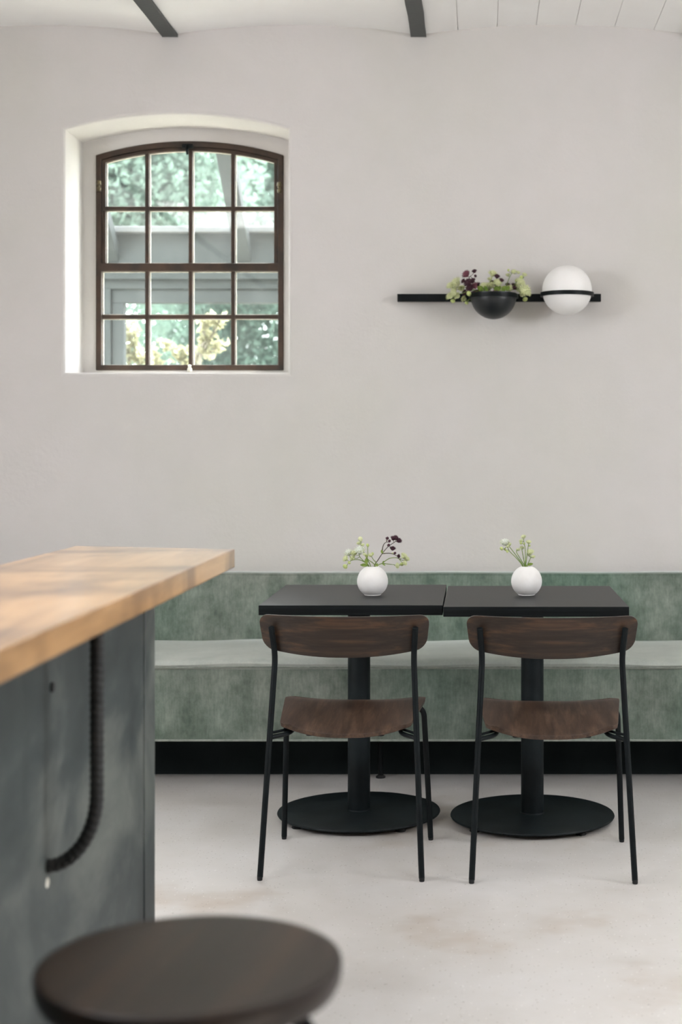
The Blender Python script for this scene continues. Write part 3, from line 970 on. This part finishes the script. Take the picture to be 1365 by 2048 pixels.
# ribbed steel bracket that carries the overhang
def make_bracket(y):
    pts = [Vector((-0.664, y, 0.964 - (0.964 - 0.66) * k / 60)) for k in range(60)]
    for k in range(41):
        a_ = PI / 2 * k / 40
        pts.append(Vector((-0.752 + 0.088 * math.cos(a_), y, 0.66 - 0.128 * math.sin(a_))))
    pts = [Vector(bl(*p)) for p in pts]
    # resample finely so that the ribs show
    fine = []
    for p, q in zip(pts, pts[1:]):
        for k in range(3): fine.append(p.lerp(q, k / 3))
    fine.append(pts[-1])
    s_acc = [0.0]
    for p, q in zip(fine, fine[1:]): s_acc.append(s_acc[-1] + (q - p).length)
    def rf(i, a_):
        ph = s_acc[i] / 0.013 + a_ / PI
        return 0.0116 + 0.0013 * max(0.0, math.sin(2 * PI * ph)) ** 2
    bm = BM(); tube(bm, fine, 0.012, 16, rfun=rf)
    return obj('support_bracket', bm, 'rebar', bar, smooth=False)
make_bracket(2.60)
make_bracket(1.40)
obj('bolt_hole', lathe(BM(), [(0, 0), (0.009, 0), (0.009, 0.004), (0, 0.004)], 14), 'rubber', bar, loc=bl(-0.7505, 2.625, 0.838)).rotation_euler = (0, PI / 2, 0)
obj('plaster_chip', lathe(BM(), [(0, 0), (0.010, 0), (0.008, 0.002), (0, 0.003)], 9), 'putty', bar, loc=bl(-0.7505, 2.60, 0.503)).rotation_euler = (0, PI / 2, 0)

# ------------------------------------------------------------------ stool
st = empty('bar_stool', (-0.319, 1.652, 0), math.radians(-8))
tag(st, 'round dark wooden bar stool standing beside the counter in the foreground', 'stool')
obj('seat', lathe(BM(), [(0, 0.655), (0.140, 0.655), (0.152, 0.657), (0.1610, 0.6625), (0.1655, 0.671), (0.1668, 0.680), (0.1668, 0.6885), (0.1660, 0.6918), (0.1640, 0.693), (0.155, 0.693), (0.08, 0.6925), (0, 0.6925)], 96), 'stool_wood', st, smooth=True)
for k in range(4):
    a = math.radians(-6 + 90 * k)
    ca, sa = math.cos(a), math.sin(a)
    bm = BM(); tube(bm, fillet([(0.06 * ca, 0.06 * sa, 0.6455), (0.138 * ca, 0.138 * sa, 0.6455), (0.205 * ca, 0.205 * sa, 0.008)], 0.03), 0.0095, 14)
    lg = obj('leg', bm, 'black_metal', st, smooth=True, bevel=0.0015)
    obj('foot_cap', lathe(BM(), [(0, 0), (0.009, 0), (0.009, 0.01), (0, 0.01)], 12, (0.2055 * ca, 0.2055 * sa, 0)), 'rubber', lg, smooth=True)
bm = BM(); R_ = 0.1825
tube(bm, [(R_ * math.cos(2 * PI * k / 48), R_ * math.sin(2 * PI * k / 48), 0.22) for k in range(49)], 0.007, 10, cap=False)
obj('foot_ring', bm, 'black_metal', st, smooth=True)
obj('mounting_plate', box(BM(), -0.07, 0.07, -0.07, 0.07, 0.649, 0.6551), 'black_metal', st)

# ------------------------------------------------------------------ wall lamp with planter bowl
LX, LY, LZ = 0.080, WY, 1.866
lamp = empty('wall_lamp', (LX, LY, LZ))
tag(lamp, 'black wall rail holding a white globe lamp and a black planter bowl', 'wall lamp')
obj('rail', box(BM(), -0.338 - LX, 0.498 - LX, -0.052, -0.022, -0.0155, 0.0155), 'black_metal', lamp, bevel=0.0012)
for mx in (-0.25, 0.28):
    obj('wall_mount', lathe(BM(), [(0, 0), (0.012, 0), (0.012, 0.024), (0, 0.024)], 18), 'black_metal', lamp, smooth=True, loc=(mx, 0, 0)).rotation_euler = (PI / 2, 0, 0)
GX, GY, GZ = 0.353 - LX, 6.055 - WY, 1.887 - LZ
prof = [(0.1005 * math.sin(PI * k / 40), -0.1005 * math.cos(PI * k / 40)) for k in range(41)]
prof[0] = (0, -0.1005); prof[-1] = (0, 0.1005)
obj('globe', lathe(BM(), prof, 64, (GX, GY, GZ)), 'opal', lamp, smooth=True)
obj('globe_ring', lathe(BM(), [(0.0995, -0.026), (0.108, -0.026), (0.108, -0.010), (0.0995, -0.010), (0.0995, -0.026)], 64, (GX, GY, GZ)), 'black_metal', lamp, smooth=True)
BXc, BYc, BZc = 0.056 - LX, 6.055 - WY, 1.862 - LZ
r = 0.0925
prof = [(0, -r)] + [(r * math.sin(PI / 2 * k / 20), -r * math.cos(PI / 2 * k / 20)) for k in range(1, 21)]
prof += [(r, 0.012), (r - 0.004, 0.012), (r - 0.004, 0.0)] + [((r - 0.004) * math.cos(PI / 2 * k / 12), -(r - 0.004) * math.sin(PI / 2 * k / 12)) for k in range(1, 12)] + [(0, -(r - 0.004))]
obj('planter_bowl', lathe(BM(), prof, 64, (BXc, BYc, BZc)), 'bowl', lamp, smooth=True)
obj('bowl_ring', lathe(BM(), [(r, -0.008), (r + 0.0075, -0.008), (r + 0.0075, 0.008), (r, 0.008), (r, -0.008)], 64, (BXc, BYc, BZc)), 'black_metal', lamp, smooth=True)

# ------------------------------------------------------------------ vases
def make_vase():
    R = 0.0522
    zc = 0.047
    pr = [(0, 0.0), (0.026, 0.0), (0.0285, 0.0012)]
    a0 = math.asin((zc - 0.003) / R)
    N = 26
    a1 = math.radians(66)
    for k in range(N + 1):
        a = -a0 + (a0 + a1) * k / N
        pr.append((R * math.cos(a), zc + R * math.sin(a) * (1.0 if a < 0 else 1.03)))
    rt, zt_ = pr[-1]
    pr += [(rt - 0.0015, zt_ + 0.0012), (rt - 0.0035, zt_), (rt - 0.002, zt_ - 0.006)]
    for k in range(12):
        a = a1 - (a1 + math.radians(60)) * (k + 1) / 12
        pr.append(((R - 0.004) * math.cos(a), zc + (R - 0.004) * math.sin(a)))
    pr.append((0, 0.006))
    return lathe(BM(), pr, 56)
vz = 0.755
v1 = obj('bud_vase', make_vase(), 'vase', smooth=True, loc=(-0.362, 5.065, vz))
tag(v1, 'white ball vase with cream and maroon flowers on the left table', 'vase', 'ball vases')
v2 = v1.copy(); COL.objects.link(v2); v2.location = (0.1585, 5.065, vz)
tag(v2, 'white ball vase with green-white flowers only on the right table', 'vase', 'ball vases')

# ------------------------------------------------------------------ flowers
def head_meshes():
    """two shared meshes: a collar of pointed bracts and a cushion of florets (unit radius, facing +z)"""
    bm = BM()
    for ring, n, ln, lift in ((0, 13, 1.0, 0.30), (1, 11, 0.86, 0.55)):
        for k in range(n):
            a = 2 * PI * (k + 0.5 * ring) / n
            d = Vector((math.cos(a), math.sin(a), 0)); t = Vector((-math.sin(a), math.cos(a), 0))
            z1 = lift * 0.5; z2 = lift
            p = [d * 0.12, d * 0.55 * ln + t * 0.12 + Vector((0, 0, z1)), d * ln + Vector((0, 0, z2)), d * 0.55 * ln - t * 0.12 + Vector((0, 0, z1)), d * 0.55 * ln + Vector((0, 0, z1 - 0.06))]
            v = [bm.verts.new(q) for q in p]
            bm.faces.new((v[0], v[1], v[4])); bm.faces.new((v[4], v[1], v[2])); bm.faces.new((v[4], v[2], v[3])); bm.faces.new((v[0], v[4], v[3]))
    br = bpy.data.meshes.new('bracts'); bm.to_mesh(br); bm.free()
    bm = BM()
    g = (1 + 5 ** 0.5) / 2
    for k in range(34):
        zf = 1 - 0.85 * (k + 0.5) / 34
        a = 2 * PI * k / g
        rr = math.sqrt(1 - zf * zf)
        c = Vector((rr * math.cos(a) * 0.68, rr * math.sin(a) * 0.68, 0.10 + zf * 0.60))
        bmesh.ops.create_icosphere(bm, subdivisions=1, radius=0.10, matrix=Matrix.Translation(c))
        n_ = (c - Vector((0, 0, 0.1))).normalized()
        t_ = n_.orthogonal().normalized() * 0.035; b_ = n_.cross(t_)
        tip = bm.verts.new(c + n_ * 0.34)
        r3 = [bm.verts.new(c + t_), bm.verts.new(c - t_ * 0.5 + b_ * 0.87), bm.verts.new(c - t_ * 0.5 - b_ * 0.87)]
        for q_ in range(3): bm.faces.new((r3[q_], r3[(q_ + 1) % 3], tip))
    bmesh.ops.create_icosphere(bm, subdivisions=2, radius=0.52, matrix=Matrix.Translation((0, 0, 0.14)))
    fl_ = bpy.data.meshes.new('florets'); bm.to_mesh(fl_); bm.free()
    fl_.polygons.foreach_set('use_smooth', [True] * len(fl_.polygons))
    bm = BM()       # closed bud: lobed egg
    bmesh.ops.create_icosphere(bm, subdivisions=3, radius=0.8)
    for v in bm.verts:
        a = math.atan2(v.co.y, v.co.x)
        q = 1 + 0.10 * math.cos(5 * a) * (1 - abs(v.co.z))
        v.co = Vector((v.co.x * q * 0.85, v.co.y * q * 0.85, v.co.z * 1.05 + 0.3))
    bu = bpy.data.meshes.new('bud'); bm.to_mesh(bu); bm.free()
    bu.polygons.foreach_set('use_smooth', [True] * len(bu.polygons))
    return br, fl_, bu
HB, HF, HU = head_meshes()
_cache = {}
def inst(me, m):
    k = (me.name, m)
    if k not in _cache:
        c = me.copy(); c.materials.clear(); c.materials.append(M[m]); _cache[k] = c
    return _cache[k]
def head(parent, p, r_, kind, rnd, outward):
    """one flower head; kind chooses bract and cushion colours; 'b' kinds are buds"""
    cols = {'w': ('petal_cream', 'petal_white'), 'c': ('petal_cream', 'petal_cream'), 'g': ('petal_lime', 'petal_cream'),
            'm': ('petal_maroon', 'petal_maroon'), 'p': ('petal_maroon', 'petal_pink'),
            'bg': ('petal_lime', None), 'bm': ('petal_maroon', None), 'bc': ('petal_cream', None)}[kind]
    z = (outward + Vector((rnd.uniform(-.35, .35), rnd.uniform(-.75, -.1), rnd.uniform(-.1, .5)))).normalized()
    q = z.to_track_quat('Z', 'Y')
    o = bpy.data.objects.new('flower_head' if cols[1] else 'flower_bud', inst(HB if cols[1] else HU, cols[0]))
    COL.objects.link(o); o.parent = parent
    o.location = p; o.rotation_mode = 'QUATERNION'; o.rotation_quaternion = q; o.scale = (r_ * (1.34 if cols[1] else 1.2),) * 3
    if cols[1]:
        f = bpy.data.objects.new('floret_cushion', inst(HF, cols[1])); COL.objects.link(f); f.parent = o

def flower_stem(root, origin, stems, leaf_pts, label, group, seed, smat='stem_green', thick=0.0014):
    """stems: list of (path points, [(point, radius, kind)]) in metres relative to the thing's base"""
    rnd = random.Random(seed)
    e = empty('flower_stem', origin)
    tag(e, label, 'flower', group)
    for path, heads in stems:
        bm = BM()
        sm = smooth_path(path, 5)
        tube(bm, sm, [thick * (1.25 - 0.5 * k / (len(sm) - 1)) for k in range(len(sm))], 6)
        for hp, hr, hk in heads:
            d = min(sm, key=lambda s_: (s_ - Vector(hp)).length)
            if (d - Vector(hp)).length > 0.002:
                tube(bm, smooth_path([d, d.lerp(Vector(hp), 0.5) + Vector((0, 0, -0.15 * (d - Vector(hp)).length)), Vector(hp)], 3), thick * 0.7, 5)
        obj('stem', bm, smat, e, smooth=True)
        for hp, hr, hk in heads:
            ow = (Vector(hp) - Vector(path[0]))
            ow.normalize()
            head(e, hp, hr, hk, rnd, ow)
    for lp, ld, ll in leaf_pts:
        p = Vector(lp); d = Vector(ld).normalized(); s_ = d.cross(Vector((0, 1, 0.3))).normalized()
        bm = BM()
        tp, bt = [], []
        for k in range(6):
            t = k / 5; w = ll * 0.24 * math.sin(PI * (0.12 + 0.86 * t)) 
            c = p + d * ll * t + Vector((0, 0, -0.2 * ll * t * t))
            tp.append([c - s_ * w, c + Vector((0, 0, -0.0006)), c + s_ * w])
            bt.append([q_ - Vector((0, 0.0004, 0.0005)) for q_ in tp[-1]])
        obj('leaf', slab_grid(bm, tp, bt), 'leaf_green', e, smooth=True)
    return e

def conv(scale, mx, my, rnd, dspread):
    """crop coordinates of a flower cluster -> metres from the vase mouth"""
    def f(x, y, dy=None):
        return ((x - mx) * scale, rnd.uniform(-dspread, dspread) if dy is None else dy, -(y - my) * scale)
    return f

# left vase
rnd = random.Random(5)
k1 = 0.00169 / 8.03
f1 = conv(k1, 613, 605, rnd, 0.012)
O1 = (-0.362, 5.065, vz + 0.0955)
G1 = 'flowers in the left vase'
def hs(f, k, lst): return [(f(x, y), r_ * k, kd) for x, y, r_, kd in lst]
flower_stem(None, O1, [
    ([(-0.004, 0, -0.05), f1(560, 600, 0), f1(480, 520, 0), f1(410, 440, -.004), f1(410, 380, -.006)], hs(f1, k1, [(410, 365, 88, 'w'), (320, 400, 60, 'g'), (300, 470, 48, 'g')])),
    ([(-0.006, 0, -0.05), f1(548, 600, .004), f1(420, 500, .006), f1(280, 500, .004), f1(215, 560, 0)], hs(f1, k1, [(230, 395, 66, 'w'), (190, 480, 52, 'g'), (180, 612, 42, 'bg'), (250, 540, 26, 'bg')])),
    ([(-0.004, 0.004, -0.05), f1(580, 600, .006), f1(500, 440, .008), f1(430, 260, .008), f1(425, 190, .008)], hs(f1, k1, [(425, 172, 44, 'bc'), (390, 238, 36, 'c'), (455, 260, 30, 'g')])),
    ], [(f1(530, 585, -.004), (-0.8, -0.2, 0.3), 0.026), (f1(520, 560, -.002), (-0.1, -0.1, 1), 0.026)],
    'white and lime flower sprig leaning left in the left vase', G1, 101)
flower_stem(None, O1, [
    ([(0.004, 0, -0.05), f1(655, 590, -.004), f1(540, 480, -.006), f1(540, 400, -.004), f1(535, 300, 0)], hs(f1, k1, [(535, 270, 30, 'bg'), (490, 410, 30, 'g'), (520, 440, 28, 'bg')])),
    ([(0.006, 0, -0.05), f1(670, 560, -.006), f1(630, 490, -.006), f1(600, 440, -.004)], hs(f1, k1, [(585, 425, 40, 'g'), (612, 405, 26, 'bg')])),
    ], [(f1(672, 590, -.005), (0.4, -0.2, 0.9), 0.014)], 'short lime bud sprig at the centre of the left vase', G1, 102)
flower_stem(None, O1, [
    ([(0.0, 0.004, -0.05), f1(640, 600, 0), f1(705, 490, 0), f1(770, 390, 0), f1(860, 285, 0), f1(985, 195, 0)],
     hs(f1, k1, [(940, 158, 46, 'm'), (985, 138, 40, 'm'), (1030, 190, 50, 'm'), (866, 262, 26, 'bm'), (932, 325, 46, 'm')])),
    ([f1(768, 392, 0), f1(775, 300, 0), f1(800, 235, 0), f1(840, 205, 0)], hs(f1, k1, [(852, 155, 26, 'bm'), (885, 195, 27, 'bm'), (832, 150, 15, 'bm')])),
    ([f1(772, 392, 0), f1(880, 386, 0), f1(950, 402, 0), f1(1000, 428, 0)], hs(f1, k1, [(968, 382, 24, 'bm'), (1022, 432, 34, 'm'), (935, 382, 12, 'bg')])),
    ], [(f1(765, 385, -.002), (-0.05, -0.2, 1), 0.016), (f1(770, 380, -.002), (0.5, -0.2, 0.7), 0.007)],
    'dark maroon flower sprig leaning right in the left vase', G1, 103, smat='stem_maroon')
flower_stem(None, O1, [
    ([(0.006, -0.003, -0.05), f1(690, 600, -.004), f1(770, 545, -.006), f1(880, 470, -.006), f1(990, 455, -.006), f1(1040, 475, -.004)],
     hs(f1, k1, [(1108, 440, 60, 'c'), (1150, 490, 50, 'c'), (1125, 545, 40, 'g')])),
    ([f1(770, 545, -.005), f1(860, 558, -.005), f1(960, 570, -.003)], hs(f1, k1, [(1000, 582, 44, 'g'), (1070, 570, 34, 'bg')])),
    ], [(f1(770, 550, -.006), (0.8, -0.2, -0.3), 0.012), (f1(780, 545, -.006), (0.3, -0.2, 0.8), 0.012)],
    'cream flower sprig drooping right in the left vase', G1, 104)

# right vase
k2 = 0.00169 / 10.5
f2 = conv(k2, 770, 782, rnd, 0.010)
O2 = (0.1585, 5.065, vz + 0.0955)
G2 = 'flowers in the right vase'
flower_stem(None, O2, [
    ([(0.0, 0, -0.05), f2(690, 775, 0), f2(560, 600, 0), f2(420, 460, 0), f2(360, 350, -.003)], hs(f2, k2, [(315, 292, 92, 'w'), (250, 408, 42, 'bg'), (330, 430, 30, 'bg'), (370, 468, 30, 'bg'), (412, 325, 48, 'g')])),
    ([(0.002, 0.003, -0.05), f2(705, 775, .004), f2(600, 610, .004), f2(450, 410, .004), f2(400, 350, .002)], hs(f2, k2, [(380, 365, 36, 'g')])),
    ], [], 'large white flower sprig leaning left in the right vase', G2, 111)
flower_stem(None, O2, [
    ([(0.001, 0.004, -0.05), f2(728, 775, .006), f2(680, 680, .006), f2(570, 500, .006), f2(560, 440, .004)], hs(f2, k2, [(585, 425, 30, 'g'), (625, 430, 26, 'g')])),
    ([(0.001, 0.0, -0.05), f2(738, 775, .002), f2(710, 620, .002), f2(680, 460, .002), f2(675, 410, .002)], hs(f2, k2, [(668, 388, 40, 'g'), (705, 395, 26, 'c')])),
    ], [], 'thin green sprig with small heads at the middle of the right vase', G2, 112)
flower_stem(None, O2, [
    ([(0.0, -0.003, -0.05), f2(745, 775, -.003), f2(745, 600, -.003), f2(740, 400, -.003), f2(710, 250, -.003)], hs(f2, k2, [(710, 165, 56, 'c'), (660, 245, 46, 'g'), (650, 290, 32, 'bg'), (715, 300, 28, 'bg')])),
    ([(0.002, -0.003, -0.05), f2(755, 775, -.002), f2(770, 600, -.002), f2(795, 420, -.002), f2(808, 320, -.002)], hs(f2, k2, [(812, 272, 54, 'g'), (830, 340, 24, 'bg')])),
    ], [(f2(760, 775, -.006), (-0.1, -0.3, 1), 0.012)], 'tallest upright green-white sprig in the right vase', G2, 113)
flower_stem(None, O2, [
    ([(0.003, 0.0, -0.05), f2(785, 775, -.004), f2(815, 680, -.004), f2(860, 580, -.003)], hs(f2, k2, [(850, 490, 74, 'c'), (905, 575, 42, 'g'), (815, 540, 36, 'g')])),
    ], [(f2(790, 745, -.006), (0.9, -0.2, 0.5), 0.022)], 'short pale sprig at the right side of the right vase', G2, 114)

# bowl on the wall rail
k3 = 6.055 / 3000 / 6.825
f3 = conv(k3, 735, 480, rnd, 0.045)
O3 = (0.056, 6.055, 1.862)
G3 = 'flowers in the wall bowl'
def bunch(label, heads, seed, root, smat='stem_green'):
    stems = []
    for i in range(0, len(heads), 4):
        hh = hs(f3, k3, heads[i:i + 4])
        c = sum((Vector(h[0]) for h in hh), Vector()) / len(hh)
        r0 = Vector((root * k3, c.y * 0.5, -0.03))
        lip = Vector((max(-0.07, min(0.07, c.x * 0.6)), c.y * 0.8, 0.022))
        stems.append(([r0, lip, c.lerp(lip, 0.35) + Vector((0, 0, 0.006)), c], hh))
    flower_stem(None, O3, stems, [(Vector((root * k3, -0.02, 0.02)), (0.3 if root > 0 else -0.3, -0.4, 0.8), 0.03)], label, G3, seed, smat, 0.0014)
bunch('cream flower cluster spilling over the left of the wall bowl', [
    (240, 310, 76, 'c'), (150, 350, 52, 'g'), (300, 375, 56, 'c'), (205, 400, 50, 'g'),
    (150, 490, 55, 'g'), (250, 480, 52, 'c'), (190, 540, 34, 'bg'), (205, 450, 50, 'c')], 121, -180)
bunch('lime bud sprig hanging at the left lip of the wall bowl', [
    (340, 505, 46, 'g'), (405, 465, 40, 'bg'), (375, 566, 26, 'bg'), (472, 545, 30, 'bg')], 122, -150)
bunch('dark maroon flower cluster in the left half of the wall bowl', [
    (370, 205, 56, 'p'), (330, 268, 36, 'm'), (475, 150, 34, 'm'), (492, 205, 22, 'bm'),
    (395, 320, 60, 'm'), (420, 390, 60, 'm'), (450, 290, 46, 'm'), (520, 320, 44, 'm'),
    (485, 358, 52, 'p'), (535, 430, 56, 'p'), (350, 420, 44, 'm'), (460, 440, 46, 'm')], 123, -90, 'stem_maroon')
bunch('cream flower cluster at the middle of the wall bowl', [
    (720, 190, 58, 'c'), (605, 355, 56, 'c'), (690, 350, 66, 'c'), (640, 400, 52, 'c'),
    (790, 315, 56, 'g'), (840, 390, 60, 'c'), (760, 370, 44, 'g'), (690, 240, 36, 'g')], 124, 20)
bunch('small maroon sprig standing behind the middle of the wall bowl', [
    (780, 232, 38, 'm'), (715, 275, 30, 'm'), (838, 282, 34, 'm'), (765, 435, 38, 'p')], 125, 60, 'stem_maroon')
bunch('maroon sprig at the right of the wall bowl', [
    (930, 330, 36, 'm'), (1010, 325, 38, 'm'), (1015, 375, 34, 'm'), (945, 462, 32, 'p')], 126, 140, 'stem_maroon')
bunch('tall lime bud sprig at the right of the wall bowl', [
    (932, 195, 30, 'g'), (1010, 160, 38, 'g'), (1070, 168, 28, 'g'), (935, 140, 18, 'bg'),
    (1150, 208, 36, 'g'), (1108, 240, 28, 'bg'), (1045, 265, 22, 'bg'), (1165, 180, 18, 'bg')], 127, 120)
bunch('cream flower cluster spilling over the right of the wall bowl', [
    (1090, 310, 64, 'c'), (1150, 415, 74, 'c'), (1160, 512, 36, 'bg'), (1070, 390, 50, 'g'),
    (960, 385, 54, 'c'), (1195, 450, 46, 'c'), (1120, 460, 48, 'c'), (1060, 330, 40, 'g')], 128, 180)
